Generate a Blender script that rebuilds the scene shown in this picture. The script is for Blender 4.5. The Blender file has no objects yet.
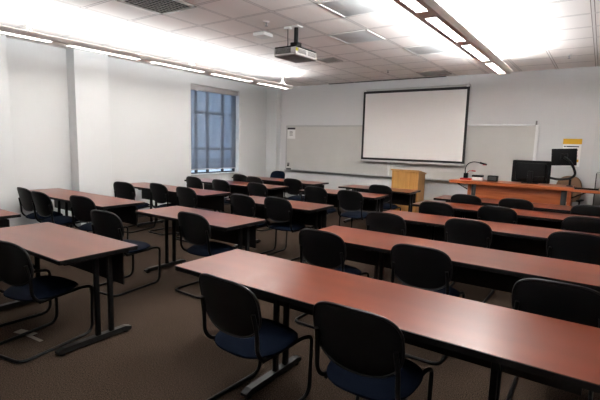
import bpy, bmesh, math, random
from mathutils import Vector, Matrix

random.seed(7)
scene = bpy.context.scene
COL = scene.collection
PI = math.pi

# ------------------------------------------------------------------ room numbers (metres)
XW, XE = -7.70, 2.40          # window wall, opposite wall
YS, YN = -1.70, 9.50          # wall behind the camera, front (whiteboard) wall
H = 3.10

# ------------------------------------------------------------------ materials
def new_mat(name):
    m = bpy.data.materials.new(name); m.use_nodes = True
    nt = m.node_tree
    b = nt.nodes.get('Principled BSDF')
    return m, nt, b

def plain(name, col, rough=0.5, metal=0.0, bump=0.0, bscale=200.0, var=0.0, spec=0.5):
    m, nt, b = new_mat(name)
    b.inputs['Base Color'].default_value = (*col, 1)
    b.inputs['Roughness'].default_value = rough
    b.inputs['Metallic'].default_value = metal
    b.inputs['Specular IOR Level'].default_value = spec
    tc = nt.nodes.new('ShaderNodeTexCoord')
    n = nt.nodes.new('ShaderNodeTexNoise'); n.inputs['Scale'].default_value = bscale
    n.inputs['Detail'].default_value = 3
    nt.links.new(tc.outputs['Object'], n.inputs['Vector'])
    if bump:
        bp = nt.nodes.new('ShaderNodeBump'); bp.inputs['Strength'].default_value = bump
        bp.inputs['Distance'].default_value = 0.002
        nt.links.new(n.outputs['Fac'], bp.inputs['Height'])
        nt.links.new(bp.outputs['Normal'], b.inputs['Normal'])
    if var:
        r = nt.nodes.new('ShaderNodeValToRGB')
        r.color_ramp.elements[0].position = 0.3; r.color_ramp.elements[1].position = 0.7
        r.color_ramp.elements[0].color = (*[c*(1-var) for c in col], 1)
        r.color_ramp.elements[1].color = (*[min(1, c*(1+var)) for c in col], 1)
        nt.links.new(n.outputs['Fac'], r.inputs['Fac'])
        nt.links.new(r.outputs['Color'], b.inputs['Base Color'])
    return m

def wood(name, c0, c1, c2, rough=0.3, stretch=(1.2, 14, 14), axis_dist=0.6, spec=0.5, bump=0.0):
    m, nt, b = new_mat(name)
    tc = nt.nodes.new('ShaderNodeTexCoord')
    mp = nt.nodes.new('ShaderNodeMapping'); mp.inputs['Scale'].default_value = stretch
    oi = nt.nodes.new('ShaderNodeObjectInfo')
    mul = nt.nodes.new('ShaderNodeMath'); mul.operation = 'MULTIPLY'; mul.inputs[1].default_value = 37.0
    cmb = nt.nodes.new('ShaderNodeCombineXYZ')
    nt.links.new(oi.outputs['Random'], mul.inputs[0])
    nt.links.new(mul.outputs[0], cmb.inputs['X']); nt.links.new(mul.outputs[0], cmb.inputs['Y'])
    nt.links.new(cmb.outputs[0], mp.inputs['Location'])
    nt.links.new(tc.outputs['Object'], mp.inputs['Vector'])
    n = nt.nodes.new('ShaderNodeTexNoise'); n.inputs['Scale'].default_value = 1.0
    n.inputs['Detail'].default_value = 1; n.inputs['Roughness'].default_value = 0.5
    n.inputs['Distortion'].default_value = axis_dist
    nt.links.new(mp.outputs[0], n.inputs['Vector'])
    r = nt.nodes.new('ShaderNodeValToRGB')
    e = r.color_ramp.elements
    e[0].position = 0.25; e[0].color = (*c0, 1)
    e[1].position = 0.78; e[1].color = (*c2, 1)
    k = e.new(0.5); k.color = (*c1, 1)
    r.color_ramp.interpolation = 'B_SPLINE'
    nt.links.new(n.outputs['Fac'], r.inputs['Fac'])
    nt.links.new(r.outputs['Color'], b.inputs['Base Color'])
    b.inputs['Roughness'].default_value = rough
    b.inputs['Specular IOR Level'].default_value = spec
    return m

def emit(name, col, strength):
    m = bpy.data.materials.new(name); m.use_nodes = True
    nt = m.node_tree; nt.nodes.clear()
    o = nt.nodes.new('ShaderNodeOutputMaterial'); e = nt.nodes.new('ShaderNodeEmission')
    e.inputs['Color'].default_value = (*col, 1); e.inputs['Strength'].default_value = strength
    nt.links.new(e.outputs[0], o.inputs['Surface'])
    m.cycles.emission_sampling = 'FRONT'
    return m

M = {}
M['wall_white'] = plain('wall_white', (0.60, 0.61, 0.61), 0.75, bump=0.15, bscale=260)
M['wall_grey'] = plain('wall_grey', (0.62, 0.62, 0.62), 0.75, bump=0.15, bscale=260)
M['trim_dark'] = plain('rubber_baseboard', (0.03, 0.028, 0.027), 0.6)
M['fixture'] = plain('fixture_paint', (0.84, 0.80, 0.76), 0.45)
M['lamp_up'] = emit('lamp_up', (0.96, 0.985, 1.0), 131.0)
M['lamp_up_soft'] = emit('lamp_up_soft', (0.96, 0.985, 1.0), 76.0)
M['lamp_down'] = emit('lamp_down', (1.0, 0.975, 0.95), 22.0)
M['table_wood'] = wood('table_laminate', (0.098, 0.0185, 0.0072), (0.140, 0.0285, 0.0112), (0.185, 0.041, 0.0165), 0.285,
                       (0.45, 4.5, 4.5), 0.1, spec=0.42)
M['desk_wood'] = wood('desk_wood', (0.27, 0.06, 0.0155), (0.37, 0.09, 0.025), (0.47, 0.13, 0.04), 0.38, (1.3, 10, 18), 0.7)
M['oak'] = wood('oak_veneer', (0.40, 0.19, 0.047), (0.49, 0.245, 0.066), (0.57, 0.30, 0.088), 0.42, (16, 16, 1.6), 0.9)
M['black_edge'] = plain('black_vinyl_edge', (0.006, 0.0055, 0.0055), 0.45, spec=0.2)
M['black_metal'] = plain('black_metal', (0.005, 0.005, 0.005), 0.35, spec=0.2)
M['foot_metal'] = plain('foot_metal', (0.015, 0.015, 0.015), 0.36, 0.3)
M['chrome'] = plain('chrome', (0.6, 0.6, 0.6), 0.22, 1.0)
M['panel_black'] = plain('modesty_panel', (0.008, 0.0065, 0.006), 0.5, var=0.25, bscale=18, spec=0.25)
M['shell'] = plain('chair_shell', (0.0045, 0.0045, 0.005), 0.48, bump=0.25, bscale=500, spec=0.22)
M['piping'] = plain('chair_piping', (0.010, 0.010, 0.0105), 0.36)
M['navy'] = plain('navy_fabric', (0.0024, 0.0054, 0.0138), 0.9, spec=0.1, bump=0.4, bscale=900, var=0.35)
M['black_plastic'] = plain('black_plastic', (0.004, 0.004, 0.0043), 0.5, spec=0.12)
M['dark_screen'] = plain('dark_screen', (0.006, 0.006, 0.007), 0.25)
M['grey_plastic'] = plain('grey_plastic', (0.20, 0.19, 0.185), 0.5)
M['white_plastic'] = plain('white_plastic', (0.72, 0.71, 0.69), 0.45)
M['red_plastic'] = plain('red_plastic', (0.42, 0.025, 0.03), 0.4)
M['alu'] = plain('brushed_aluminium', (0.46, 0.46, 0.45), 0.38, 0.8)
M['alu_light'] = plain('pale_aluminium', (0.72, 0.72, 0.71), 0.45, 0.1)
M['board'] = plain('whiteboard_enamel', (0.56, 0.545, 0.515), 0.35, var=0.03, bscale=2.0)
M['screen'] = plain('projection_fabric', (0.80, 0.775, 0.755), 0.9)
M['screen_black'] = plain('screen_border', (0.012, 0.011, 0.012), 0.7)
M['screen_bar'] = plain('screen_bar', (0.50, 0.49, 0.47), 0.5)
M['grey_metal'] = plain('grey_metal_cabinet', (0.23, 0.225, 0.22), 0.42, 0.3)
M['post_grey'] = plain('desk_post_grey', (0.013, 0.012, 0.012), 0.5)
M['slot'] = plain('slot_dark', (0.02, 0.018, 0.016), 0.6)
M['grille'] = plain('vent_grille', (0.36, 0.33, 0.30), 0.5)
M['grille_dark'] = plain('vent_dark', (0.03, 0.027, 0.024), 0.8)
M['lens_grey'] = plain('grey_lens', (0.56, 0.58, 0.585), 0.4)
M['paper'] = plain('paper', (0.80, 0.80, 0.78), 0.8)
M['paper_yellow'] = plain('paper_yellow', (0.70, 0.40, 0.02), 0.7)
M['ink'] = plain('ink', (0.02, 0.02, 0.022), 0.7)
M['scrap'] = plain('paper_scrap', (0.22, 0.19, 0.155), 0.8)
M['tan_fabric'] = plain('tan_upholstery', (0.235, 0.135, 0.075), 0.75, bump=0.3, bscale=400)
M['win_frame'] = plain('window_frame_metal', (0.035, 0.037, 0.042), 0.5, 0.3)
M['cassette'] = plain('blind_cassette', (0.42, 0.40, 0.40), 0.55)
M['leaf'] = plain('outdoor_foliage', (0.16, 0.18, 0.17), 0.9, var=0.5, bscale=3)
M['asphalt'] = plain('outdoor_ground', (0.42, 0.43, 0.44), 0.95, var=0.2, bscale=2)
M['yellow_label'] = plain('yellow_sticker', (0.55, 0.50, 0.03), 0.6)
M['marker_red'] = plain('orange_marker', (0.55, 0.10, 0.02), 0.5)

def carpet():
    m, nt, b = new_mat('carpet')
    tc = nt.nodes.new('ShaderNodeTexCoord')
    n = nt.nodes.new('ShaderNodeTexNoise'); n.inputs['Scale'].default_value = 130; n.inputs['Detail'].default_value = 4
    n2 = nt.nodes.new('ShaderNodeTexNoise'); n2.inputs['Scale'].default_value = 1.3; n2.inputs['Detail'].default_value = 2
    v = nt.nodes.new('ShaderNodeTexVoronoi'); v.inputs['Scale'].default_value = 140
    for x in (n, n2, v): nt.links.new(tc.outputs['Object'], x.inputs['Vector'])
    r = nt.nodes.new('ShaderNodeValToRGB'); e = r.color_ramp.elements
    e[0].position = 0.36; e[0].color = (0.014, 0.0095, 0.007, 1)
    e[1].position = 0.66; e[1].color = (0.105, 0.072, 0.053, 1)
    nt.links.new(n.outputs['Fac'], r.inputs['Fac'])
    mx = nt.nodes.new('ShaderNodeMix'); mx.data_type = 'RGBA'; mx.blend_type = 'MULTIPLY'
    mx.inputs[0].default_value = 0.35
    nt.links.new(r.outputs['Color'], mx.inputs[6]); nt.links.new(n2.outputs['Fac'], mx.inputs[7])
    nt.links.new(mx.outputs[2], b.inputs['Base Color'])
    b.inputs['Roughness'].default_value = 0.95; b.inputs['Specular IOR Level'].default_value = 0.02
    bp = nt.nodes.new('ShaderNodeBump'); bp.inputs['Strength'].default_value = 0.35; bp.inputs['Distance'].default_value = 0.003
    nt.links.new(n.outputs['Fac'], bp.inputs['Height']); nt.links.new(bp.outputs['Normal'], b.inputs['Normal'])
    return m
M['carpet'] = carpet()

def ceiling_mat():
    """2 ft lay-in tiles: white T-bars, fissured tile faces, grid as pattern in the material"""
    m, nt, b = new_mat('ceiling_tiles')
    tc = nt.nodes.new('ShaderNodeTexCoord'); sp = nt.nodes.new('ShaderNodeSeparateXYZ')
    nt.links.new(tc.outputs['Object'], sp.inputs[0])
    def mth(op, a, bb=None):
        x = nt.nodes.new('ShaderNodeMath'); x.operation = op
        for i, val in enumerate((a, bb)):
            if val is None: continue
            if isinstance(val, (int, float)): x.inputs[i].default_value = val
            else: nt.links.new(val, x.inputs[i])
        return x.outputs[0]
    def line(sock, phase, half):
        t = mth('FRACT', mth('ADD', mth('DIVIDE', mth('SUBTRACT', sock, phase), 0.61), 100.5))
        d = mth('ABSOLUTE', mth('SUBTRACT', t, 0.5))
        return mth('LESS_THAN', d, half/0.61)
    bar = mth('MAXIMUM', line(sp.outputs['X'], -0.84, 0.013), line(sp.outputs['Y'], 4.03, 0.013))
    bar_shadow = mth('MAXIMUM', line(sp.outputs['X'], -0.84, 0.021), line(sp.outputs['Y'], 4.03, 0.021))  # shadow along both sides of each T-bar, painted as a darker line
    n = nt.nodes.new('ShaderNodeTexNoise'); n.inputs['Scale'].default_value = 120; n.inputs['Detail'].default_value = 3
    nt.links.new(tc.outputs['Object'], n.inputs['Vector'])
    r = nt.nodes.new('ShaderNodeValToRGB')
    r.color_ramp.elements[0].color = (0.86, 0.825, 0.79, 1); r.color_ramp.elements[1].color = (0.92, 0.885, 0.855, 1)
    nt.links.new(n.outputs['Fac'], r.inputs['Fac'])
    m1 = nt.nodes.new('ShaderNodeMix'); m1.data_type = 'RGBA'
    nt.links.new(bar_shadow, m1.inputs[0]); nt.links.new(r.outputs['Color'], m1.inputs[6]); m1.inputs[7].default_value = (0.33, 0.29, 0.265, 1)
    m2 = nt.nodes.new('ShaderNodeMix'); m2.data_type = 'RGBA'
    nt.links.new(bar, m2.inputs[0]); nt.links.new(m1.outputs[2], m2.inputs[6]); m2.inputs[7].default_value = (0.84, 0.82, 0.80, 1)
    nt.links.new(m2.outputs[2], b.inputs['Base Color'])
    b.inputs['Roughness'].default_value = 0.85; b.inputs['Specular IOR Level'].default_value = 0.15
    bp = nt.nodes.new('ShaderNodeBump'); bp.inputs['Strength'].default_value = 0.5; bp.inputs['Distance'].default_value = 0.004
    nt.links.new(bar, bp.inputs['Height']); nt.links.new(bp.outputs['Normal'], b.inputs['Normal'])
    return m
M['ceiling'] = ceiling_mat()

def shade_mat():
    """open-weave roller shade: part see-through, part grey cloth"""
    m = bpy.data.materials.new('roller_shade_cloth'); m.use_nodes = True
    nt = m.node_tree; nt.nodes.clear()
    o = nt.nodes.new('ShaderNodeOutputMaterial')
    t = nt.nodes.new('ShaderNodeBsdfTransparent'); t.inputs['Color'].default_value = (0.72, 0.77, 0.84, 1)
    d = nt.nodes.new('ShaderNodeBsdfDiffuse'); d.inputs['Color'].default_value = (0.30, 0.315, 0.34, 1)
    tr = nt.nodes.new('ShaderNodeBsdfTranslucent'); tr.inputs['Color'].default_value = (0.22, 0.24, 0.28, 1)
    a = nt.nodes.new('ShaderNodeMixShader'); a.inputs[0].default_value = 0.4
    nt.links.new(d.outputs[0], a.inputs[1]); nt.links.new(tr.outputs[0], a.inputs[2])
    c = nt.nodes.new('ShaderNodeMixShader'); c.inputs[0].default_value = 0.38
    nt.links.new(a.outputs[0], c.inputs[1]); nt.links.new(t.outputs[0], c.inputs[2])
    nt.links.new(c.outputs[0], o.inputs['Surface'])
    return m
M['shade'] = shade_mat()

def glass_mat():
    m = bpy.data.materials.new('window_glass'); m.use_nodes = True
    nt = m.node_tree; nt.nodes.clear()
    o = nt.nodes.new('ShaderNodeOutputMaterial')
    t = nt.nodes.new('ShaderNodeBsdfTransparent'); t.inputs['Color'].default_value = (0.85, 0.92, 0.95, 1)
    g = nt.nodes.new('ShaderNodeBsdfGlossy'); g.inputs['Roughness'].default_value = 0.03
    c = nt.nodes.new('ShaderNodeMixShader'); c.inputs[0].default_value = 0.07
    nt.links.new(t.outputs[0], c.inputs[1]); nt.links.new(g.outputs[0], c.inputs[2])
    nt.links.new(c.outputs[0], o.inputs['Surface'])
    return m
M['glass'] = glass_mat()

# ------------------------------------------------------------------ mesh helpers
class MB:
    """collects shapes in one bmesh; build() links them as one mesh object"""
    def __init__(self): self.bm = bmesh.new()
    def _merge(self, b):
        me = bpy.data.meshes.new('tmp'); b.to_mesh(me); b.free()
        self.bm.from_mesh(me); bpy.data.meshes.remove(me)
    def box(self, x0, x1, y0, y1, z0, z1, bevel=0.0, seg=2):
        b = bmesh.new(); bmesh.ops.create_cube(b, size=1)
        for v in b.verts:
            v.co = Vector(((x0+x1)/2 + v.co.x*(x1-x0), (y0+y1)/2 + v.co.y*(y1-y0), (z0+z1)/2 + v.co.z*(z1-z0)))
        if bevel:
            bmesh.ops.bevel(b, geom=list(b.edges), offset=bevel, segments=seg, affect='EDGES', profile=0.5)
        self._merge(b); return self
    def obox(self, c, size, mat3, bevel=0.0, seg=2):
        b = bmesh.new(); bmesh.ops.create_cube(b, size=1)
        for v in b.verts: v.co = Vector((v.co.x*size[0], v.co.y*size[1], v.co.z*size[2]))
        if bevel: bmesh.ops.bevel(b, geom=list(b.edges), offset=bevel, segments=seg, affect='EDGES', profile=0.5)
        for v in b.verts: v.co = mat3 @ v.co + Vector(c)
        self._merge(b); return self
    def tube(self, pts, r, n=10, fillet=0.0, fs=5, closed=False, cap=True):
        P = [Vector(p) for p in pts]
        if fillet:
            Q = []
            L = len(P)
            for i, p in enumerate(P):
                if not closed and i in (0, L-1): Q.append(p); continue
                a, c = P[i-1], P[(i+1) % L]
                f = min(fillet, (a-p).length*0.48, (c-p).length*0.48)
                s, e = p + (a-p).normalized()*f, p + (c-p).normalized()*f
                for k in range(fs+1):
                    t = k/fs; Q.append(s*(1-t)**2 + p*2*t*(1-t) + e*t*t)
            P = Q
        b = self.bm; rings = []; up = None; L = len(P)
        for i, p in enumerate(P):
            if closed: d = (P[(i+1) % L] - P[i-1]).normalized()
            elif i == 0: d = (P[1]-p).normalized()
            elif i == L-1: d = (p-P[i-1]).normalized()
            else: d = ((P[i+1]-p).normalized() + (p-P[i-1]).normalized()).normalized()
            if up is None:
                up = Vector((0, 0, 1)) if abs(d.z) < 0.9 else Vector((1, 0, 0))
            s = d.cross(up).normalized(); up = s.cross(d).normalized()
            rings.append([b.verts.new(p + (s*math.cos(2*PI*k/n) + up*math.sin(2*PI*k/n))*r) for k in range(n)])
        for i in range(L if closed else L-1):
            A, B = rings[i], rings[(i+1) % L]
            for k in range(n): b.faces.new((A[k], A[(k+1) % n], B[(k+1) % n], B[k]))
        if cap and not closed:
            b.faces.new(rings[0][::-1]); b.faces.new(rings[-1])
        return self
    def lathe(self, prof, c=(0, 0, 0), n=24):
        b = self.bm; rings = []
        for (r, z) in prof:
            rings.append([b.verts.new((c[0]+max(r, 1e-4)*math.cos(2*PI*k/n), c[1]+max(r, 1e-4)*math.sin(2*PI*k/n), c[2]+z)) for k in range(n)])
        for A, B in zip(rings, rings[1:]):
            for k in range(n): b.faces.new((A[k], A[(k+1) % n], B[(k+1) % n], B[k]))
        b.faces.new(rings[0][::-1]); b.faces.new(rings[-1])
        return self
    def prism(self, outline, axis, a0, a1):
        """extrude a closed 2-D outline along axis ('x','y','z') from a0 to a1"""
        def co(u, v, a):
            return {'x': (a, u, v), 'y': (u, a, v), 'z': (u, v, a)}[axis]
        b = self.bm
        A = [b.verts.new(co(u, v, a0)) for u, v in outline]; B = [b.verts.new(co(u, v, a1)) for u, v in outline]
        n = len(A)
        for k in range(n): b.faces.new((A[k], A[(k+1) % n], B[(k+1) % n], B[k]))
        b.faces.new(A[::-1]); b.faces.new(B)
        return self
    def cushion(self, outline, fn0, fn1, rings=(1.0, 0.985, 0.93, 0.8, 0.6, 0.35, 0.12), c=(0, 0)):
        """closed body between two surfaces over one outline; fn(u, v, s) gives the point, s = 1 at the rim"""
        b = self.bm
        def sheet(fn):
            rs = []
            for s in rings:
                rs.append([b.verts.new(fn(c[0]+(u-c[0])*s, c[1]+(v-c[1])*s, s)) for u, v in outline])
            n = len(outline)
            for A, B in zip(rs, rs[1:]):
                for k in range(n): b.faces.new((A[k], A[(k+1) % n], B[(k+1) % n], B[k]))
            b.faces.new(rs[-1]); return rs[0]
        r0, r1 = sheet(fn0), sheet(fn1); n = len(outline)
        for k in range(n): b.faces.new((r0[k], r1[k], r1[(k+1) % n], r0[(k+1) % n]))
        return self
    def build(self, name, mat, parent=None, smooth=True, loc=None):
        bm = self.bm
        bmesh.ops.recalc_face_normals(bm, faces=list(bm.faces))
        me = bpy.data.meshes.new(name); bm.to_mesh(me); bm.free()
        if smooth:
            for p in me.polygons: p.use_smooth = True
            me.set_sharp_from_angle(angle=math.radians(38))
        me.materials.append(M[mat] if isinstance(mat, str) else mat)
        o = bpy.data.objects.new(name, me); COL.objects.link(o)
        if parent is not None: o.parent = parent
        if loc is not None: o.location = loc
        return o

def tag(o, label, cat, group=None):
    o['label'] = label; o['category'] = cat
    if group: o['group'] = group
    return o
def empty(name, loc=(0, 0, 0), rz=0.0):
    o = bpy.data.objects.new(name, None); COL.objects.link(o)
    o.location = loc; o.rotation_euler = (0, 0, rz); o.empty_display_size = 0.1
    return o
def struct(mb, name, mat, parent=None, smooth=False):
    o = mb.build(name, mat, parent, smooth)
    if parent is None: o['kind'] = 'structure'
    return o
def dup(root, loc, rz, label, group=None):
    r = root.copy(); COL.objects.link(r); r.location = loc; r.rotation_euler = (0, 0, rz); r['label'] = label
    if group: r['group'] = group
    for ch in list(root.children):
        c = ch.copy(); COL.objects.link(c); c.parent = r
        for g in list(ch.children):
            d = g.copy(); COL.objects.link(d); d.parent = c
    return r
def outline_super(hw, z0, z1, pt, pb, n=56, wtop=1.0):
    """rounded panel outline: squarish above, rounder below"""
    zc, hh = (z0+z1)/2, (z1-z0)/2; out = []
    for k in range(n):
        t = 2*PI*k/n; c, s = math.cos(t), math.sin(t)
        p = pt if s >= 0 else pb
        x = hw*math.copysign(abs(c)**(2/p), c); z = hh*math.copysign(abs(s)**(2/p), s)
        out.append((x*(1+(wtop-1)*(z/hh)), zc+z))
    return out
def rrect(x0, x1, y0, y1, r, n=5):
    out = []
    for cx, cy, a in ((x1-r, y0+r, -PI/2), (x1-r, y1-r, 0), (x0+r, y1-r, PI/2), (x0+r, y0+r, PI)):
        for k in range(n+1):
            t = a + PI/2*k/n; out.append((cx+r*math.cos(t), cy+r*math.sin(t)))
    return out

# ------------------------------------------------------------------ setting
struct(MB().box(XW-0.4, XE+0.3, YS-0.3, YN+0.3, -0.12, 0.0), 'floor', 'carpet')
struct(MB().box(XW-0.4, XE+0.3, YS-0.3, YN+0.3, H, H+0.12), 'ceiling', 'ceiling')
struct(MB().box(XW-0.3, XE+0.3, YN, YN+0.25, 0, H), 'wall_front', 'wall_grey')
struct(MB().box(XW-0.3, XE+0.3, YS-0.25, YS, 0, H), 'wall_back', 'wall_white')
struct(MB().box(XE, XE+0.25, YS, YN, 0, H), 'wall_right', 'wall_white')
WY0, WY1, WZ0, WZ1 = 6.63, 8.22, 0.80, 2.87
wl = MB()
wl.box(XW-0.3, XW, YS, WY0, 0, H).box(XW-0.3, XW, WY1, YN, 0, H)
wl.box(XW-0.3, XW, WY0, WY1, 0, WZ0).box(XW-0.3, XW, WY0, WY1, WZ1, H)
struct(wl, 'wall_left', 'wall_white')
# pilasters on the window wall and the stub at the right end of the front wall
struct(MB().box(XW-0.02, -7.45, 3.90, 4.52, 0, H, 0.006), 'pillar', 'wall_white')
struct(MB().box(XW-0.02, -7.45, 2.10, 2.90, 0, H, 0.006), 'pillar', 'wall_white')
struct(MB().box(XW-0.02, -7.34, 9.31, YN+0.02, 0, H, 0.006), 'pillar', 'wall_white')
struct(MB().box(-0.135, 0.55, 9.38, YN+0.02, 0, H, 0.006), 'pillar', 'wall_white')
struct(MB().box(-7.34, -0.135, YN-0.012, YN, 0, 0.10, 0.003), 'baseboard_front', 'trim_dark')
bl = MB()
for a, b_ in ((YS, 2.10), (2.93, 3.90), (4.52, 9.31)): bl.box(XW, XW+0.012, a, b_, 0, 0.10, 0.003)
struct(bl, 'baseboard_left', 'trim_dark')
struct(MB().box(XE-0.012, XE, YS, YN, 0, 0.10, 0.003), 'baseboard_right', 'trim_dark')

# window: frame, mullions, glass, sill
win = empty('window_1', (XW-0.18, (WY0+WY1)/2, WZ0)); win['kind'] = 'structure'
hw = (WY1-WY0)/2; hz = WZ1-WZ0
fr = MB()
fr.box(-0.03, 0.03, -hw, -hw+0.05, 0, hz, .004).box(-0.03, 0.03, hw-0.05, hw, 0, hz, .004)
fr.box(-0.03, 0.03, -hw, hw, 0, 0.05, .004).box(-0.03, 0.03, -hw, hw, hz-0.05, hz, .004)
fr.build('window_frame', 'win_frame', win)
mu = MB()
for y in (-0.49, -0.13, 0.37): mu.box(-0.025, 0.025, y-0.028, y+0.028, 0.05, hz-0.05, .003)
for z in (0.61, 1.47): mu.box(-0.025, 0.025, -hw+0.05, hw-0.05, z-0.028, z+0.028, .003)
mu.build('mullion', 'win_frame', win)
MB().box(-0.004, 0.004, -hw+0.04, hw-0.04, 0.04, hz-0.04).build('pane', 'glass', win, smooth=False)
MB().box(0.03, 0.20, -hw+0.002, hw-0.002, 0.0, 0.022, 0.004).build('window_sill', 'wall_white', win)

rb = empty('roller_blind', (XW-0.07, (WY0+WY1)/2, WZ1))
tag(rb, 'grey blue see-through roller blind drawn down over the window', 'blind')
MB().box(-0.045, 0.045, -hw+0.01, hw-0.03, -0.125, -0.005, 0.008).build('cassette', 'cassette', rb)
MB().box(-0.001, 0.001, -hw+0.015, hw-0.055, -1.93, -0.11).build('shade_cloth', 'shade', rb, smooth=False)
MB().box(-0.009, 0.009, -hw+0.015, hw-0.055, -1.955, -1.925, 0.004).build('hem_bar', 'cassette', rb)

# outside, seen dimly through the blind
g = MB().box(-40, XW-0.45, -20, 45, -0.6, -0.5).build('ground_outside', 'asphalt', smooth=False); g['kind'] = 'structure'
# ------------------------------------------------------------------ linear pendant lights
def lit_face(o, mat, sgn):
    """only the face that points up (1) or down (-1) gives off light"""
    o.data.materials.append(M[mat])
    for p in o.data.polygons:
        if p.normal.z*sgn > 0.5: p.material_index = 1
    return o
def fixture(xc, y_end, starts, label, up, y_start):
    t = empty('linear_pendant_light', (xc, y_end, 2.80))
    tag(t, label, 'ceiling light', 'linear pendant lights')
    y0 = y_start - y_end
    # open-topped trough: sloped sides, bottom split into apertures
    hb, ht, hh = 0.105, 0.142, 0.056
    hs = MB()
    for s in (-1, 1):
        hs.prism([(s*hb, 0.0), (s*ht, hh*0.75), (s*ht, hh), (s*(ht-0.012), hh), (s*(ht-0.012), hh*0.75), (s*(hb-0.008), 0.008)], 'y', y0, 0)
        hs.prism([(s*0.052, 0.0), (s*hb, 0.0), (s*hb, 0.01), (s*0.052, 0.01)], 'y', y0, 0)
    cur = y0
    segs = sorted([(a-y_end, b_-y_end) for a, b_ in starts])
    for a, b_ in segs:
        a = max(a, y0+0.05)
        hs.box(-0.054, 0.054, cur, a, 0.0, 0.01); cur = b_
    hs.box(-0.054, 0.054, cur, 0, 0.0, 0.01)
    hs.box(-0.1, 0.1, y0, 0, 0.028, 0.034)
    hs.build('housing', 'fixture', t)
    for yy, nm in ((0, 'end_cap'), (y0, 'end_cap')):
        MB().prism([(-hb, 0), (hb, 0), (ht, hh*.75), (ht, hh), (-ht, hh), (-ht, hh*.75)], 'y', yy-0.004, yy+0.008).build(nm, 'fixture', t)
    lit_face(MB().prism([(-0.052, 0.034), (0.052, 0.034), (0.0, 0.068)], 'y', y0+0.05, -0.10).build('uplight_lamp', 'white_plastic', t, smooth=False), up, 1)
    for a, b_ in segs:
        a = max(a, y0+0.05)
        d = lit_face(MB().box(-0.052, 0.052, a, b_, 0.008, 0.012).build('louvre', 'white_plastic', t, smooth=False), 'lamp_down', -1)
        lb = MB()
        for x in (-0.02, 0.02): lb.box(x-0.002, x+0.002, a, b_, -0.001, 0.008)
        for k in range(1, 12): lb.box(-0.052, 0.052, a+(b_-a)*k/12-0.0015, a+(b_-a)*k/12+0.0015, 0.001, 0.008)
        lb.build('louvre_blade', 'fixture', d, smooth=False)
    for y in (-0.20, -0.20-2.56, -0.20-5.12):
        rp = MB().tube([(-0.10, y, hh-0.01), (0, y, hh+0.10), (0.10, y, hh-0.01)], 0.005, 8).tube([(0, y, hh+0.10), (0, y, H-2.80)], 0.006, 8)
        rp.lathe([(0.03, 0), (0.045, 0.012), (0.045, 0.02)], (0, y, H-2.80-0.02), 16)
        rp.build('suspension_rod', 'white_plastic', t)
    return t
def starts(last, n, pitch=1.28, ln=1.06, lastlen=0.97):
    return [(last, last+lastlen)] + [(last-pitch*k, last-pitch*k+ln) for k in range(1, n)]
fixture(-5.90, 7.87, starts(6.86, 5), 'long pendant light running along the window wall, up-lighting the ceiling', 'lamp_up_soft', 1.3)
fixture(-1.447, 7.76, starts(6.70, 6), 'long pendant light over the right-hand tables, glowing panels underneath', 'lamp_up', 0.3)

# ------------------------------------------------------------------ things on the ceiling
def vent(loc, sx, sy, label, name='ceiling_vent', n=9):
    t = empty(name, loc); tag(t, label, 'vent', 'ceiling vents')
    MB().box(-sx/2+.01, sx/2-.01, -sy/2+.01, sy/2-.01, -0.004, 0.0).build('backing', 'grille_dark', t, smooth=False)
    f = MB(); w = 0.045
    f.box(-sx/2, sx/2, -sy/2, -sy/2+w, -.014, 0, .003).box(-sx/2, sx/2, sy/2-w, sy/2, -.014, 0, .003)
    f.box(-sx/2, -sx/2+w, -sy/2, sy/2, -.014, 0, .003).box(sx/2-w, sx/2, -sy/2, sy/2, -.014, 0, .003)
    f.build('vent_frame', 'grille', t)
    m = MB()
    for k in range(1, n): 
        y = -sy/2+w + (sy-2*w)*k/n
        m.obox((0, y, -0.008), (sx-2*w, 0.016, 0.003), Matrix.Rotation(0.6, 3, 'X'))
    for k in range(1, n):
        x = -sx/2+w + (sx-2*w)*k/n
        m.box(x-.003, x+.003, -sy/2+w, sy/2-w, -.010, -.004)
    m.build('vent_slat', 'grille', t)
    return t
vent((-4.195, 3.15, H), 0.60, 0.60, 'square ceiling vent grille at the top left edge of the photo')
vent((-4.17, 6.80, H), 0.36, 0.36, 'small dark ceiling vent beyond the projector')
vent((-2.98, 8.95, H), 0.58, 0.50, 'dark ceiling vent close above the projection screen')

def lens(x, y, sx, sy, label):
    t = empty('ceiling_panel', (x, y, H)); tag(t, label, 'ceiling panel', 'flush grey ceiling panels')
    MB().box(-sx/2+.02, sx/2-.02, -sy/2+.02, sy/2-.02, -0.006, 0, .002).build('lens', 'lens_grey', t)
    f = MB(); w = 0.024
    f.box(-sx/2, sx/2, -sy/2, -sy/2+w, -.011, 0, .002).box(-sx/2, sx/2, sy/2-w, sy/2, -.011, 0, .002)
    f.box(-sx/2, -sx/2+w, -sy/2, sy/2, -.011, 0, .002).box(sx/2-w, sx/2, -sy/2, sy/2, -.011, 0, .002)
    f.build('lens_frame', 'white_plastic', t)
lens(-2.975, 5.555, 0.60, 0.60, 'flush grey ceiling panel with bright edges right of the projector')
lens(-2.365, 4.335, 0.60, 0.60, 'flush grey ceiling panel at the top edge, nearest the camera')
lens(-2.365, 6.775, 0.60, 0.60, 'flush grey ceiling panel next to the right pendant light, nearest the screen')

s = empty('ceiling_slot', (-4.33, 9.43, H)); tag(s, 'long dark linear slot in the ceiling above the projection screen', 'slot diffuser')
MB().box(-1.45, 1.45, -0.04, 0.04, -0.012, 0, .003).build('slot_body', 'slot', s)
sb = MB()
for x in (-0.72, 0.0, 0.72): sb.box(x-0.012, x+0.012, -0.045, 0.045, -0.016, 0, .002)
sb.build('slot_joint', 'grille', s)

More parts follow.
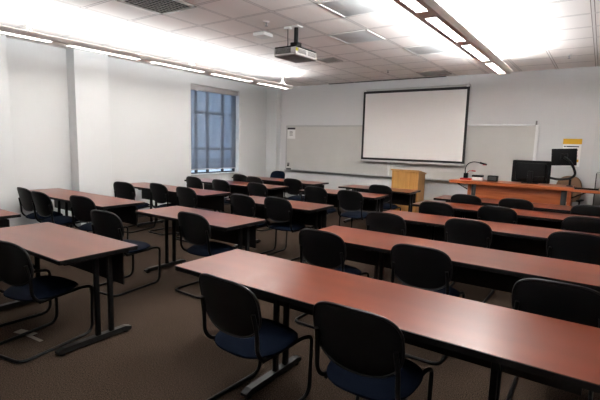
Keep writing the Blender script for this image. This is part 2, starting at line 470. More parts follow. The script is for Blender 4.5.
def sprinkler(x, y, label):
    t = empty('ceiling_sprinkler', (x, y, H)); tag(t, label, 'sprinkler', 'ceiling sprinklers')
    MB().lathe([(0.012, -0.012), (0.034, -0.008), (0.04, 0)], (0, 0, 0), 18).build('escutcheon', 'white_plastic', t)
    MB().lathe([(0.004, -0.058), (0.020, -0.056), (0.020, -0.052), (0.007, -0.048), (0.009, -0.02), (0.012, -0.01)], (0, 0, 0), 14).build('sprinkler_head', 'grey_plastic', t)
sprinkler(-3.67, 8.22, 'small sprinkler head in the ceiling left of the screen top')
sprinkler(-0.58, 8.19, 'small sprinkler head in the ceiling at the far right')
sprinkler(-3.60, 4.32, 'small dark sprinkler head by the white box near the projector')

ap = empty('access_point', (-3.99, 4.72, H)); tag(ap, 'flat white wireless box fixed to the ceiling left of the projector', 'access point')
MB().prism(rrect(-0.105, 0.105, -0.105, 0.105, 0.03), 'z', -0.055, -0.014).build('case', 'white_plastic', ap)
MB().box(-0.085, 0.085, -0.085, 0.085, -0.016, 0).build('mount_bracket', 'grey_plastic', ap)

# projector: centre about (-3.42, 4.72)
pj = empty('projector', (-3.395, 4.68, H), 0.0); tag(pj, 'white and grey projector hanging from the ceiling on a black pole', 'projector')
PZ0, PZ1 = -0.412, -0.292
px0, px1, py0, py1 = -0.175, 0.175, -0.245, 0.245
MB().box(px0, px1, py0, py1, PZ0+0.012, PZ1-0.02, 0.014, 3).build('body', 'white_plastic', pj)
MB().box(px0+.008, px1-.008, py0+.008, py1-.008, PZ1-0.022, PZ1, 0.01, 3).build('top_cover', 'black_plastic', pj)
MB().box(px0+.01, px1-.01, py0+.01, py1-.01, PZ0, PZ0+0.013, 0.004).build('bottom_plate', 'grey_plastic', pj)
gr = MB()
for k in range(6): gr.box(-0.14, 0.10, py0-0.004, py0+0.004, PZ0+0.030+k*0.011, PZ0+0.036+k*0.011)
gr.build('rear_grille', 'black_plastic', pj, smooth=False)
gs = MB()
for a, b_ in ((-0.20, -0.02), (0.03, 0.20)):
    for k in range(5): gs.box(px1-0.004, px1+0.003, a, b_, PZ0+0.034+k*0.011, PZ0+0.040+k*0.011)
gs.build('side_grille', 'grey_plastic', pj, smooth=False)
MB().box(px1-0.003, px1+0.003, -0.24, -0.19, PZ0+0.050, PZ1-0.03).build('sticker', 'yellow_label', pj, smooth=False)
le = MB()
le.tube([(0.06, py1-0.01, PZ0+0.06), (0.06, py1+0.03, PZ0+0.06)], 0.045, 20)
le.build('projector_lens', 'dark_screen', pj)
MB().tube([(0, 0, PZ1+0.02), (0, 0, -0.02)], 0.028, 16).build('pole', 'black_metal', pj)
MB().box(-0.06, 0.06, -0.06, 0.06, -0.012, 0, 0.003).build('ceiling_plate', 'white_plastic', pj)
br = MB().box(-0.10, 0.10, -0.06, 0.06, PZ1-0.002, PZ1+0.014, .003)
br.box(-0.055, 0.055, -0.055, 0.055, PZ1+0.01, PZ1+0.085, .008)
for sx in (-1, 1):
    for sy in (-1, 1): br.tube([(sx*0.05, sy*0.04, PZ1+0.012), (sx*0.14, sy*0.17, PZ1+0.004)], 0.008, 8)
br.build('mount_bracket', 'black_metal', pj)
MB().tube([(-0.12, -0.02, -0.005), (-0.118, -0.02, -0.15), (-0.105, -0.03, -0.22), (-0.09, -0.08, PZ1-0.005)], 0.006, 8, 0.05).build('cable', 'black_plastic', pj)
MB().box(-0.165, -0.075, -0.05, 0.01, -0.03, 0, .003).build('junction_box', 'white_plastic', pj)

# ------------------------------------------------------------------ front wall
wb = empty('whiteboard', (-4.10, YN, 0.88)); tag(wb, 'long greyish whiteboard with metal frame across the front wall', 'whiteboard')
x0, x1 = -3.00, 3.0
MB().box(x0, x1, -0.022, 0, 0.0, 1.18, 0.002).build('writing_surface', 'board', wb, smooth=False)
f = MB(); w = 0.028
f.box(x0, x1, -0.034, 0, 1.165, 1.165+w, .004)
f.box(x0-w, x0, -0.034, 0, -0.02, 1.165+w, .004)
f.build('board_frame', 'alu', wb)
MB().box(x1, x1+0.055, -0.034, 0, -0.02, 1.165+w, .004).build('end_trim', 'alu_light', wb)
tr = MB(); tr.prism([(0, -0.04), (-0.075, -0.032), (-0.085, -0.012), (-0.085, -0.004), (-0.075, -0.012), (0, -0.012)], 'x', x0-0.03, x1+0.05)
tr.box(x0, x1, -0.03, 0, -0.02, 0.02, .003)
tr.build('marker_tray', 'alu', wb)
MB().box(-0.03, 0.03, -0.030, 0, 0.01, 1.165, .003).build('joint_strip', 'alu_light', wb)
MB().box(x1-0.01, x1+0.02, -0.05, 0, 1.19, 1.27, .004).build('hook', 'grey_plastic', wb)

n = empty('notice_sheet', (-6.955, YN-0.023, 1.88)); tag(n, 'small white printed notice at the top left corner of the whiteboard', 'notice')
MB().box(-0.13, 0.13, -0.003, 0, -0.16, 0.13).build('sheet', 'paper', n, smooth=False)
hd = MB().box(-0.13, 0.13, -0.0045, -0.002, 0.085, 0.135).build('header_band', 'ink', n, smooth=False)
tx = MB()
for k in range(4): tx.box(-0.06, 0.04+0.01*(k % 2), -0.004, -0.002, 0.03-k*0.035, 0.045-k*0.035)
tx.build('print', 'grey_plastic', n, smooth=False)

e = empty('board_eraser', (-7.00, YN-0.055, 0.872)); tag(e, 'black felt eraser on the whiteboard tray near the left corner', 'eraser')
MB().box(-0.065, 0.065, -0.025, 0.025, 0.02, 0.045, .006).build('eraser_back', 'black_plastic', e)
MB().box(-0.065, 0.065, -0.025, 0.025, 0.0, 0.022, .002).build('felt_pad', 'grey_plastic', e)
mk = empty('magnetic_clip', (-7.03, YN-0.022, 1.03)); tag(mk, 'small dark magnetic clip on the board above the eraser', 'clip')
MB().box(-0.035, 0.035, -0.022, 0.0, -0.04, 0.04, .008).build('clip_body', 'grey_plastic', mk)
MB().box(-0.028, 0.028, -0.03, -0.018, -0.055, -0.02, .004).build('clip_lip', 'black_plastic', mk)
mm = empty('board_marker', (-2.45, YN-0.06, 0.876)); tag(mm, 'orange marker lying on the whiteboard tray beside the desk', 'marker')
MB().tube([(-0.06, 0, 0.009), (0.03, 0, 0.009)], 0.009, 12).build('barrel', 'marker_red', mm)
MB().tube([(0.03, 0, 0.009), (0.065, 0, 0.009)], 0.0095, 12).build('cap', 'black_plastic', mm)

sc = empty('projection_screen', (-3.555, 9.355, 1.26)); tag(sc, 'large white projection screen with black border on the front wall', 'screen')
sx, sz = 1.205, 1.59
MB().box(-sx+.05, sx-.05, -0.002, 0.002, 0.05, sz-.05).build('viewing_surface', 'screen', sc, smooth=False)
f = MB()
f.box(-sx, sx, -0.006, 0.006, 0.0, 0.045).box(-sx, sx, -0.006, 0.006, sz-.055, sz)
f.box(-sx, -sx+.05, -0.006, 0.006, 0, sz).box(sx-.05, sx, -0.006, 0.006, 0, sz)
f.build('black_border', 'screen_black', sc, smooth=False)
MB().box(-sx-.01, sx+.01, -0.014, 0.014, -0.045, 0.0, .006).build('weight_bar', 'screen_bar', sc)
MB().tube([(-sx, 0.035, sz+0.018), (sx, 0.035, sz+0.018)], 0.028, 16).build('roller_tube', 'screen_bar', sc)
for x in (-sx+.04, sx-.04):
    b = MB().box(x-.03, x+.03, -0.01, 0.143, sz-0.005, sz+0.02, .004).tube([(x, 0.0, sz+.02), (x, 0.02, sz+.06), (x, 0.10, sz+.08), (x, 0.14, sz+.05)], 0.008, 8, 0.02)
    b.build('wall_bracket', 'white_plastic', sc)

p = empty('wall_notice', (-0.475, YN, 1.60)); tag(p, 'white notice with yellow header on the wall behind the monitor', 'notice')
MB().box(-0.145, 0.145, -0.004, 0, -0.30, 0.215).build('sheet', 'paper', p, smooth=False)
MB().box(-0.15, 0.15, -0.006, -0.003, 0.115, 0.215).build('yellow_header', 'paper_yellow', p, smooth=False)
tx = MB().box(-0.09, 0.11, -0.006, -0.003, 0.06, 0.08)
tx.box(-0.13, -0.10, -0.006, -0.003, 0.06, 0.08)
for k in range(5): tx.box(-0.10, 0.10-0.03*(k % 2), -0.006, -0.003, -0.0-k*0.055, 0.018-k*0.055)
tx.build('print', 'ink', p, smooth=False)
MB().box(0.085, 0.125, -0.008, -0.003, -0.215, -0.165).build('yellow_dot', 'paper_yellow', p, smooth=False)

# ------------------------------------------------------------------ training tables
TZ = 0.74
def make_table(L, legs, label, cat='table', group=None):
    """origin: middle of the top, on the floor; +y faces the front wall"""
    D = 0.63
    t = empty('training_table'); tag(t, label, cat, group)
    top = MB().prism(rrect(-L/2+.004, L/2-.004, -D/2+.004, D/2-.004, 0.012, 3), 'z', TZ-0.030, TZ).build('tabletop', 'table_wood', t, smooth=False)
    # vinyl edging runs round the top
    eb = MB(); o = rrect(-L/2, L/2, -D/2, D/2, 0.016, 4); i = rrect(-L/2+.006, L/2-.006, -D/2+.006, D/2-.006, 0.010, 4)
    b = eb.bm; N = len(o); rings = []
    for pts, z in ((i, TZ-0.034), (o, TZ-0.032), (o, TZ-0.0025), (i, TZ-0.0003)):
        rings.append([b.verts.new((x, y, z)) for x, y in pts])
    for A, B in zip(rings, rings[1:]+rings[:1]):
        for k in range(N): b.faces.new((A[k], A[(k+1) % N], B[(k+1) % N], B[k]))
    eb.build('edge_band', 'black_edge', top, smooth=False)
    for x in legs:
        for y in (0.0, 0.112):
            MB().box(x-0.016, x+0.016, y-0.019, y+0.019, 0.05, TZ-0.06, 0.005).build('leg', 'black_metal', t)
        MB().box(x-0.035, x+0.035, -0.25, 0.27, TZ-0.062, TZ-0.030, 0.004).build('top_bracket', 'black_metal', t)
        ft = MB().prism([(-0.32, 0.022), (-0.315, 0.016), (0.275, 0.016), (0.28, 0.022), (0.28, 0.04), (0.23, 0.056), (-0.27, 0.056), (-0.32, 0.04)], 'x', x-0.024, x+0.024).build('foot', 'foot_metal', t, smooth=False)
        for y in (-0.28, 0.24):
            MB().lathe([(0.022, 0.0), (0.022, 0.008), (0.010, 0.010), (0.010, 0.018)], (x, y, 0), 14).build('glide', 'black_plastic', ft)
    MB().box(-L/2+0.06, L/2-0.06, 0.205, 0.217, 0.42, TZ-0.055, 0.004).build('modesty_panel', 'panel_black', t)
    MB().box(legs[0], legs[-1], 0.05, 0.09, TZ-0.075, TZ-0.045, 0.004).build('stretcher', 'black_metal', t)
    return t
G_L, G_M, G_R = 'tables along the window wall', 'short tables in the middle column', 'long tables on the right-hand side'
LL, ML, RL = 2.42, 1.53, 2.44
lt = make_table(LL, (-0.56, 0.56), '', 'table', G_L)
mt = make_table(ML, (-0.585, 0.665), '', 'table', G_M)
rt = make_table(RL, (-0.56, 0.80), '', 'table', G_R)
LX, MX, RX = -6.32, -3.795, -1.06
left_tables = [
    (LX-0.11, 1.76, 0, 'wall-side table whose corner shows at the left edge of the photo'),
    (LX, 3.27, 0, 'wall-side table with three chairs, end against the white pillar'),
    (LX, 4.95, 0, 'wall-side table between the pillar and the window'),
    (LX+0.03, 6.57, 0, 'wall-side table with its end under the window blind'),
    (LX+0.13, 7.95, 0, 'wall-side table farthest back, near the left end of the whiteboard')]
mid_tables = [
    (MX, 1.74, 0, 'short table with bare top in the left foreground, T-shaped black leg showing'),
    (MX+0.01, 3.36, 0, 'short table second from the camera in the middle column'),
    (MX-0.01, 4.90, 0, 'short table third from the camera in the middle column'),
    (MX+0.02, 6.76, 0, 'short table fourth from the camera in the middle column'),
    (MX+0.16, 7.98, 0, 'short table standing directly before the oak lectern')]
right_tables = [
    (RX-0.07, 2.18, 0, 'long reddish table nearest the camera with bright glare on its top'),
    (RX, 3.60, 0, 'long right-hand table second from the camera'),
    (RX, 5.10, 0.0, 'long right-hand table third from the camera'),
    (RX, 6.52, 0.0, 'long right-hand table fourth from the camera'),
    (RX, 7.54, 0.0, 'long dark-looking table directly before the instructor desk')]
for proto, rows in ((lt, left_tables), (mt, mid_tables), (rt, right_tables)):
    for k, (x, y, a, lab) in enumerate(rows):
        if k == 0:
            proto.location = (x, y, 0); proto.rotation_euler = (0, 0, a); proto['label'] = lab
        else: dup(proto, (x, y, 0), a, lab)

# ------------------------------------------------------------------ stacking chairs
def make_chair():
    """origin: floor under the seat centre; the sitter faces +y"""
    t = empty('stacking_chair'); tag(t, '', 'chair', 'navy and black classroom chairs')
    # seat: rounded front, cushion over a black pan
    so = []
    for k in range(48):
        a = 2*PI*k/48; c, s_ = math.cos(a), math.sin(a); p = 2.8 if s_ < 0 else 2.4
        so.append((0.235*math.copysign(abs(c)**(2/p), c)*(1 + 0.05*s_), 0.23*math.copysign(abs(s_)**(2/p), s_)))
    def top(x, y, s): return (x, y, 0.438 + 0.036*(1-s**6) + 0.014*(y/0.23) - 0.030*max(0, (y-0.10)/0.13)**2)
    def bot(x, y, s): return (x, y, 0.428 + 0.014*(y/0.23) - 0.030*max(0, (y-0.10)/0.13)**2 - 0.012*(1-s**4))
    seat = MB().cushion(so, bot, top).build('seat', 'navy', t)
    pan = [(x*0.985, y*0.985) for x, y in so]
    def pt(x, y, s): return (x, y, 0.430 + 0.014*(y/0.23) - 0.030*max(0, (y-0.10)/0.13)**2)
    def pb(x, y, s): return (x, y, 0.424 - 0.022*(1-s**4) + 0.014*(y/0.23) - 0.030*max(0, (y-0.10)/0.13)**2)
    MB().cushion(pan, pb, pt).build('seat_pan', 'shell', t)
    # backrest: curved shell, pad in front, piping round the rear edge
    bo = outline_super(0.236, 0.525, 0.870, 3.2, 2.5, 60, 1.02)
    def yb(x, z): return -0.222 - 0.22*(z-0.50) + 0.75*x*x
    def back(x, z, s): return (x, yb(x, z) - 0.012*(1-s**8), z)
    def mid(x, z, s): return (x, yb(x, z) + 0.006, z)
    br = MB().cushion(bo, back, mid, c=(0, 0.697)).build('backrest', 'shell', t)
    po = [(x*0.965, 0.697+(z-0.697)*0.965) for x, z in bo]
    def f0(x, z, s): return (x, yb(x, z) + 0.004, z)
    def f1(x, z, s): return (x, yb(x, z) + 0.012 + 0.024*(1-s**5), z)
    MB().cushion(po, f0, f1, c=(0, 0.697)).build('back_pad', 'navy', br)
    MB().tube([(x*0.99, yb(x, z)-0.002, 0.697+(z-0.697)*0.99) for x, z in bo], 0.007, 8, closed=True).build('edge_piping', 'piping', br)
    # side uprights holding the back
    for s in (-1, 1):
        MB().tube([(s*0.200, -0.08, 0.405), (s*0.212, -0.175, 0.412), (s*0.216, -0.222, 0.47), (s*0.214, -0.228, 0.60), (s*0.206, -0.250, 0.70)], 0.0125, 10, 0.05).build('back_upright', 'black_metal', t)
    # cantilever sled frame: under the seat, down at the front, back along the floor, across behind
    fr = MB()
    fr.tube([(0.20, -0.16, 0.402), (0.20, 0.20, 0.412), (0.215, 0.275, 0.40), (0.215, 0.262, 0.014), (0.215, -0.33, 0.014), (-0.215, -0.33, 0.014),
             (-0.215, 0.262, 0.014), (-0.215, 0.275, 0.40), (-0.20, 0.20, 0.412), (-0.20, -0.16, 0.402)], 0.0125, 10, 0.075)
    fr.build('sled_frame', 'black_metal', t)
    for y in (-0.12, 0.12): MB().tube([(-0.20, y, 0.402), (0.20, y, 0.402)], 0.010, 8).build('cross_bar', 'black_metal', t)
    return t
chair = make_chair()
D2 = 0.25
# x, y of the back's middle, turn, label
chairs = [
    # right-hand tables
    (-1.625, 1.64, -0.05, 'black-backed navy chair in the foreground at the left half of the nearest long table'),
    (-0.865, 1.71, 0.0, 'black-backed navy chair at the bottom centre, right of the other foreground chair'),
    (-1.920, 3.080, 0.00, 'chair at the left end of the second long right-hand table'),
    (-1.050, 3.100, 0.00, 'chair at the middle of the second long right-hand table'),
    (-0.125, 2.770, 0.00, 'chair behind the right half of the nearest table, cut by the right photo edge'),
    (-1.900, 4.380, 0.00, 'chair at the left end of the third long right-hand table'),
    (-1.070, 4.580, 0.00, 'chair at the middle of the third long right-hand table'),
    (-0.110, 4.560, 0.00, 'chair at the right end of the third long right-hand table'),
    (-1.760, 5.720, 0.00, 'chair at the left end of the fourth long right-hand table'),
    (-1.030, 5.890, 0.00, 'chair at the middle of the fourth long right-hand table'),
    (-0.070, 5.720, 0.00, 'chair at the right end of the fourth long right-hand table'),
    (-1.700, 7.020, 0.00, 'chair before the left end of the instructor desk front panel'),
    (-0.985, 7.030, 0.00, 'chair before the middle of the instructor desk front panel'),
    (-0.050, 7.000, 0.00, 'chair before the right end of the instructor desk, under its black tray'),
    # middle column
    (-3.43, 1.25, 0.19, 'chair at the short foreground table, cut by the left photo edge'),
    (-4.22, 1.27, 0.0, 'chair mostly hidden under the left end of the short foreground table'),
    (-4.12, 2.41, 0.12, 'chair pulled out from the left end of the second short table, blue seat showing'),
    (-3.400, 2.940, 0.00, 'chair at the right half of the second short table'),
    (-4.090, 4.430, 0.00, 'chair at the left half of the third short table'),
    (-3.550, 4.550, 0.00, 'chair at the right half of the third short table'),
    (-4.010, 6.200, 0.00, 'chair at the left half of the fourth short table'),
    (-3.290, 6.120, 0.00, 'chair at the right half of the fourth short table'),
    (-3.350, 7.420, 0.00, 'chair at the table before the oak lectern'),
    # window-wall column
    (-6.760, 2.750, 0.00, 'leftmost of the three chairs at the table by the white pillar'),
    (-6.150, 2.690, 0.05, 'middle of the three chairs at the table by the white pillar'),
    (-5.380, 2.840, 0.15, 'rightmost of the three chairs at the table by the white pillar'),
    (-6.680, 4.260, 0.20, 'leftmost chair at the table between pillar and window'),
    (-6.120, 4.550, 0.00, 'middle chair at the table between pillar and window'),
    (-5.360, 4.500, 0.00, 'rightmost chair at the table between pillar and window'),
    (-6.800, 5.920, 0.00, 'leftmost chair at the table under the window'),
    (-5.990, 5.880, 0.00, 'middle chair at the table under the window'),
    (-5.100, 5.920, 0.00, 'rightmost chair at the table under the window'),
    (-6.680, 7.180, 0.00, 'leftmost chair at the wall-side table nearest the whiteboard'),
    (-6.060, 6.940, 0.00, 'second chair from the wall at the table nearest the whiteboard'),
    (-5.240, 7.220, 0.00, 'chair at the right end of the wall-side table nearest the whiteboard'),
    (-6.86, 8.80, PI, 'chair in the far left corner turned to face the camera, blue back showing'),
]
for k, (x, y, a, lab) in enumerate(chairs):
    loc = (x - math.sin(a)*D2, y + math.cos(a)*D2, 0)
    if k == 0:
        chair.location = loc; chair.rotation_euler = (0, 0, a); chair['label'] = lab
    else: dup(chair, loc, a, lab)

# ------------------------------------------------------------------ oak lectern
lc = empty('lectern', (-3.40, 8.97, 0)); tag(lc, 'tall light oak lectern standing before the whiteboard', 'lectern')
hwx, d0, d1 = 0.295, -0.21, 0.21
MB().box(-hwx, hwx, d0, d0+0.02, 0.06, 1.07, 0.002).build('front_panel', 'oak', lc, smooth=False)
for s in (-1, 1):
    a, b_ = (s*hwx, s*(hwx-0.02))
    MB().prism([(d0+.02, 0.06), (d1, 0.06), (d1, 1.005), (d0+.02, 1.07)], 'x', min(a, b_), max(a, b_)).build('side_panel', 'oak', lc, smooth=False)
MB().prism([(d0-0.02, 1.075), (d1+0.02, 1.005), (d1+0.02, 1.03), (d0-0.02, 1.103)], 'x', -hwx-0.02, hwx+0.02).build('slanted_top', 'oak', lc, smooth=False)
MB().box(-hwx+.02, hwx-.02, d0+.02, d1, 0.55, 0.57).build('shelf', 'oak', lc, smooth=False)
MB().box(-hwx+.02, hwx-.02, d0+.03, d1-.02, 0.0, 0.08).build('plinth', 'black_edge', lc, smooth=False)
MB().box(-hwx+.02, hwx-.02, d1-0.05, d1-.03, 0.08, 0.55).build('rear_door', 'oak', lc, smooth=False)

# ------------------------------------------------------------------ instructor desk
dk = empty('instructor_desk', (-1.15, 8.45, 0)); tag(dk, 'reddish wood instructor desk with grey posts at the front right', 'desk')
DZ = 1.0
tp = [(-1.16, -0.26), (-1.12, -0.30), (0.83, -0.30), (0.83, 0.30), (-0.95, 0.30), (-1.12, -0.02)]
MB().prism(tp, 'z', DZ-0.055, DZ).build('desktop', 'desk_wood', dk, smooth=False)
MB().box(-0.74, 0.70, -0.20, -0.18, 0.08, DZ-0.055, .002).build('front_panel', 'desk_wood', dk, smooth=False)
for a, b_ in ((-0.75, -0.69), (0.66, 0.73)):
    MB().box(a-0.005, b_+0.005, -0.225, -0.175, 0.03, DZ-0.055, .004).build('grey_post', 'post_grey', dk)
for a, b_ in ((-0.825, -0.765), (0.745, 0.80)):
    MB().box(a, b_, -0.22, 0.26, 0.02, DZ-0.055, .003).build('end_panel', 'desk_wood', dk, smooth=False)
MB().tube([(-0.83, -0.2, DZ-0.16), (-1.02, -0.2, DZ-0.062)], 0.012, 8).tube([(-1.03, -0.2, DZ-0.062), (-0.83, -0.2, DZ-0.062)], 0.008, 8).build('wing_bracket', 'black_metal', dk)
sw = MB().prism(rrect(0.80, 1.75, -0.27, 0.25, 0.03), 'z', DZ-0.065, DZ-0.025).build('side_wing', 'desk_wood', dk, smooth=False)
MB().tube([(0.765, -0.12, DZ-0.20), (1.0, -0.12, DZ-0.07)], 0.012, 8).tube([(0.765, -0.12, DZ-0.075), (1.30, -0.12, DZ-0.075)], 0.009, 8).build('wing_bracket', 'black_metal', dk)
MB().box(1.66, 1.70, -0.24, 0.22, 0.02, DZ-0.065, .003).build('wing_leg', 'desk_wood', dk, smooth=False)

kb = empty('document_tray', (-0.16, 8.40, DZ-0.0245)); tag(kb, 'flat black tray on the right wing of the instructor desk', 'tray')
MB().box(-0.17, 0.17, -0.13, 0.13, 0, 0.012, .003).build('tray_base', 'black_plastic', kb)
rim = MB().box(-0.17, 0.17, -0.13, -0.12, 0.01, 0.028, .002).box(-0.17, -0.16, -0.13, 0.13, 0.01, 0.028, .002).box(0.16, 0.17, -0.13, 0.13, 0.01, 0.028, .002)
rim.build('tray_rim', 'black_plastic', kb)

lp = empty('gooseneck_lamp', (-2.06, 8.42, DZ)); tag(lp, 'black gooseneck lamp with red base on the left of the instructor desk', 'lamp')
MB().prism(rrect(-0.10, 0.10, -0.07, 0.07, 0.02), 'z', 0, 0.035).build('base', 'red_plastic', lp)
MB().box(-0.045, 0.03, -0.04, 0.04, 0.035, 0.13, .008).build('base_block', 'black_plastic', lp)
MB().tube([(-0.02, 0, 0.12), (-0.035, 0, 0.20), (0.0, 0.0, 0.30), (0.10, 0.0, 0.345), (0.20, 0.0, 0.335), (0.24, 0, 0.325)], 0.009, 10, 0.06).build('gooseneck', 'black_metal', lp)
hd = MB().tube([(0.22, 0, 0.330), (0.27, 0, 0.318), (0.345, 0, 0.30)], 0.018, 12).build('lamp_head', 'black_plastic', lp)
MB().box(0.27, 0.335, -0.016, 0.016, 0.284, 0.296, .004).build('lamp_lens', 'red_plastic', hd)
MB().tube([(0.01, 0, 0.12), (0.03, 0, 0.17), (0.13, 0, 0.175)], 0.006, 8, 0.03).tube([(0.09, 0, 0.175), (0.16, 0, 0.17)], 0.013, 10).build('short_arm', 'red_plastic', lp)

d1_ = empty('control_box', (-1.86, 8.44, DZ)); tag(d1_, 'small box with pale front between lamp and black box on desk', 'control box')
MB().box(-0.09, 0.09, -0.06, 0.06, 0, 0.075, .006).build('case', 'white_plastic', d1_)
MB().box(-0.095, 0.095, -0.065, 0.065, 0.062, 0.10, .006).build('lid', 'black_plastic', d1_)
d2_ = empty('speaker_box', (-1.60, 8.46, DZ)); tag(d2_, 'small black speaker box on the desk left of the large monitor', 'speaker')
MB().box(-0.085, 0.085, -0.06, 0.06, 0, 0.105, .008).build('case', 'black_plastic', d2_)
MB().box(-0.07, 0.07, -0.064, -0.058, 0.015, 0.09, .002).build('speaker_grille', 'trim_dark', d2_)

# large monitor, its back to the class
m1 = empty('desktop_monitor', (-1.005, 8.55, DZ)); tag(m1, 'large black monitor seen from behind, resting on the instructor desk', 'monitor')
MB().box(-0.305, 0.305, 0.0, 0.045, 0.012, 0.405, .02, 3).build('housing', 'black_plastic', m1)
MB().box(-0.24, 0.24, -0.03, 0.005, 0.05, 0.36, .025, 3).build('rear_bulge', 'black_plastic', m1)
MB().box(-0.285, 0.285, 0.045, 0.048, 0.05, 0.385).build('display', 'dark_screen', m1, smooth=False)
MB().prism(rrect(-0.13, 0.13, -0.09, 0.12, 0.03), 'z', 0, 0.014).box(-0.04, 0.04, -0.06, -0.02, 0.01, 0.22, .006).build('stand', 'black_plastic', m1)
MB().tube([(-0.05, -0.04, 0.15), (-0.03, -0.05, 0.11), (0.10, -0.05, 0.13), (0.24, -0.045, 0.14), (0.26, -0.02, 0.05)], 0.005, 8, 0.04).build('cable', 'black_metal', m1)

m2 = empty('arm_monitor', (-0.50, 8.50, DZ)); tag(m2, 'smaller black monitor raised on a curved black arm at right', 'monitor')
R2 = Matrix.Rotation(-0.05, 3, 'Y')
MB().obox((-0.025, 0.02, 0.485), (0.37, 0.035, 0.285), R2, .01, 3).build('housing', 'black_plastic', m2)
MB().obox((-0.025, 0.039, 0.485), (0.345, 0.004, 0.26), R2).build('display', 'dark_screen', m2, smooth=False)
MB().box(-0.07, 0.03, -0.02, 0.006, 0.44, 0.54, .006).build('rear_mount', 'black_plastic', m2)
MB().tube([(-0.02, -0.02, 0.48), (0.05, -0.06, 0.44), (0.13, -0.06, 0.33), (0.17, -0.05, 0.20), (0.10, -0.02, 0.13), (-0.06, 0.0, 0.10), (-0.20, 0.02, 0.12)], 0.020, 12, 0.07).build('arm', 'black_metal', m2)
MB().tube([(0.10, -0.02, 0.12), (0.10, -0.02, 0.0)], 0.018, 12).lathe([(0.05, 0), (0.05, 0.012), (0.02, 0.02)], (0.10, -0.02, 0), 18).build('arm_post', 'black_metal', m2)

# presenter's chair behind the desk
oc = empty('office_chair', (-0.50, 9.02, 0), 2.9); tag(oc, 'tan upholstered office chair behind the instructor desk', 'chair')
bo = outline_super(0.215, 0.66, 1.135, 2.6, 3.0, 48, 0.94)
def yb2(x, z): return -0.21 - 0.12*(z-0.6) + 0.5*x*x
MB().cushion(bo, lambda x, z, s: (x, yb2(x, z)-0.012*(1-s**6), z), lambda x, z, s: (x, yb2(x, z)+0.02+0.04*(1-s**4), z), c=(0, .88)).build('backrest', 'tan_fabric', oc)
so = outline_super(0.24, -0.22, 0.23, 3.0, 3.0, 40)
MB().cushion(so, lambda x, y, s: (x, y, 0.50), lambda x, y, s: (x, y, 0.53+0.05*(1-s**5)), c=(0, 0)).build('seat', 'tan_fabric', oc)
MB().tube([(0, -0.1, 0.49), (0, -0.27, 0.50), (0, -0.30, 0.60), (0, -0.27, 0.85)], 0.02, 10, 0.06).build('back_bar', 'black_plastic', oc)
MB().tube([(0, 0, 0.10), (0, 0, 0.50)], 0.028, 14).build('gas_column', 'black_metal', oc)
for s in (-1, 1):
    MB().tube([(s*0.2, 0.05, 0.49), (s*0.27, 0.05, 0.50), (s*0.27, 0.05, 0.72)], 0.014, 10, 0.04).box(s*0.27-0.03, s*0.27+0.03, -0.10, 0.16, 0.715, 0.745, .01).build('armrest', 'black_plastic', oc)
for k in range(5):
    a = 2*PI*k/5 + 0.3; c, s = math.cos(a), math.sin(a)
    l = MB().tube([(0.02*c, 0.02*s, 0.11), (0.27*c, 0.27*s, 0.075)], 0.018, 8).build('base_leg', 'black_plastic', oc)
    MB().tube([(0.27*c-0.012*s, 0.27*s+0.012*c, 0.027), (0.27*c+0.012*s, 0.27*s-0.012*c, 0.027)], 0.027, 14).tube([(0.27*c, 0.27*s, 0.027), (0.27*c, 0.27*s, 0.075)], 0.008, 8).build('caster', 'black_plastic', l)

gc = empty('metal_cabinet', (0.22, 9.13, 0)); tag(gc, 'grey metal cabinet at the right edge beyond the instructor desk', 'cabinet')
MB().box(-0.27, 0.27, -0.21, 0.21, 0.04, 1.23, .006).build('body', 'grey_metal', gc)
dd = MB().box(-0.255, 0.255, -0.228, -0.208, 0.06, 1.21, .004).build('door', 'grey_metal', gc)
MB().box(0.19, 0.215, -0.245, -0.225, 0.58, 0.72, .004).build('handle', 'black_plastic', dd)
MB().box(-0.25, 0.25, -0.19, 0.19, 0.0, 0.045).build('plinth', 'trim_dark', gc)
MB().box(-0.275, -0.262, -0.215, -0.19, 0.05, 1.22, .002).build('corner_trim', 'black_metal', gc)

# two scraps on the carpet under the left foreground chair
for nm, x, y, a, sx, sy, lab in (
        ('paper_scrap', -3.73, 1.46, 0.25, 0.19, 0.07, 'pale paper scrap on the carpet under the left foreground chair, left one'),
        ('paper_scrap', -3.57, 1.46, 0.10, 0.19, 0.028, 'narrow tan paper strip on the carpet right of the pale scrap')):
    o = MB().box(-sx/2, sx/2, -sy/2, sy/2, 0.0, 0.002).build(nm, 'scrap', smooth=False, loc=(x, y, 0.001)); o.rotation_euler = (0, 0, a)
    tag(o, lab, 'paper')

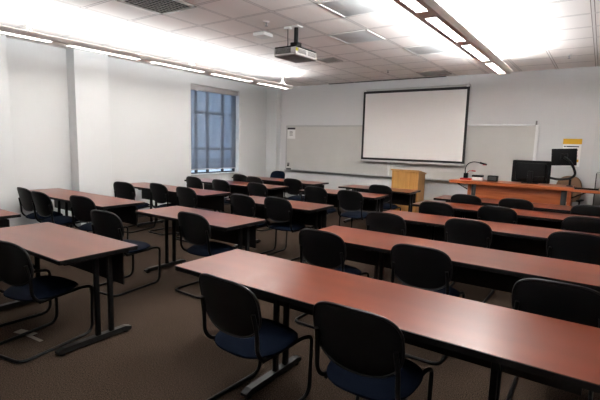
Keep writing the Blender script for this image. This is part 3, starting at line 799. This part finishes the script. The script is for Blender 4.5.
# ------------------------------------------------------------------ daylight outside
w = bpy.data.worlds.new('sky'); scene.world = w; w.use_nodes = True
nt = w.node_tree
bg = nt.nodes['Background']
tc = nt.nodes.new('ShaderNodeTexCoord'); nz = nt.nodes.new('ShaderNodeTexNoise'); nz.inputs['Scale'].default_value = 5
r = nt.nodes.new('ShaderNodeValToRGB')
r.color_ramp.elements[0].color = (0.42, 0.53, 0.72, 1); r.color_ramp.elements[1].color = (0.80, 0.88, 1.0, 1)
r.color_ramp.elements[0].position = 0.35; r.color_ramp.elements[1].position = 0.65
nt.links.new(tc.outputs['Generated'], nz.inputs['Vector']); nt.links.new(nz.outputs['Fac'], r.inputs['Fac'])
nt.links.new(r.outputs['Color'], bg.inputs['Color'])
bg.inputs['Strength'].default_value = 2.6

# ------------------------------------------------------------------ camera
cam = bpy.data.cameras.new('camera'); co = bpy.data.objects.new('camera', cam); COL.objects.link(co)
cam.sensor_fit = 'HORIZONTAL'; cam.sensor_width = 36.0; cam.lens = 36.0*428.0/600.0; cam.clip_start = 0.05
yaw, pitch, roll = 0.6093, 0.13157, 0.02596
cy, sy, cp, sp = math.cos(yaw), math.sin(yaw), math.cos(pitch), math.sin(pitch)
fw = Vector((-sy*cp, cy*cp, -sp)); rr = Vector((cy, sy, 0)); uu = rr.cross(fw)
R_ = rr*math.cos(roll) + uu*math.sin(roll); U_ = -rr*math.sin(roll) + uu*math.cos(roll)
mw = Matrix(((R_.x, U_.x, -fw.x, 0), (R_.y, U_.y, -fw.y, 0), (R_.z, U_.z, -fw.z, 1.6), (0, 0, 0, 1)))
co.matrix_world = mw
scene.camera = co

# ------------------------------------------------------------------ view
vs = scene.view_settings
vs.view_transform = 'Standard'; vs.look = 'None'; vs.gamma = 1.0; vs.use_curve_mapping = False
vs.exposure = 0.3
scene.cycles.max_bounces = 8; scene.cycles.diffuse_bounces = 5
scene.cycles.use_denoising = True
scene.cycles.sample_clamp_indirect = 80.0; scene.cycles.blur_glossy = 1.0; scene.cycles.caustics_reflective = False; scene.cycles.use_adaptive_sampling = False
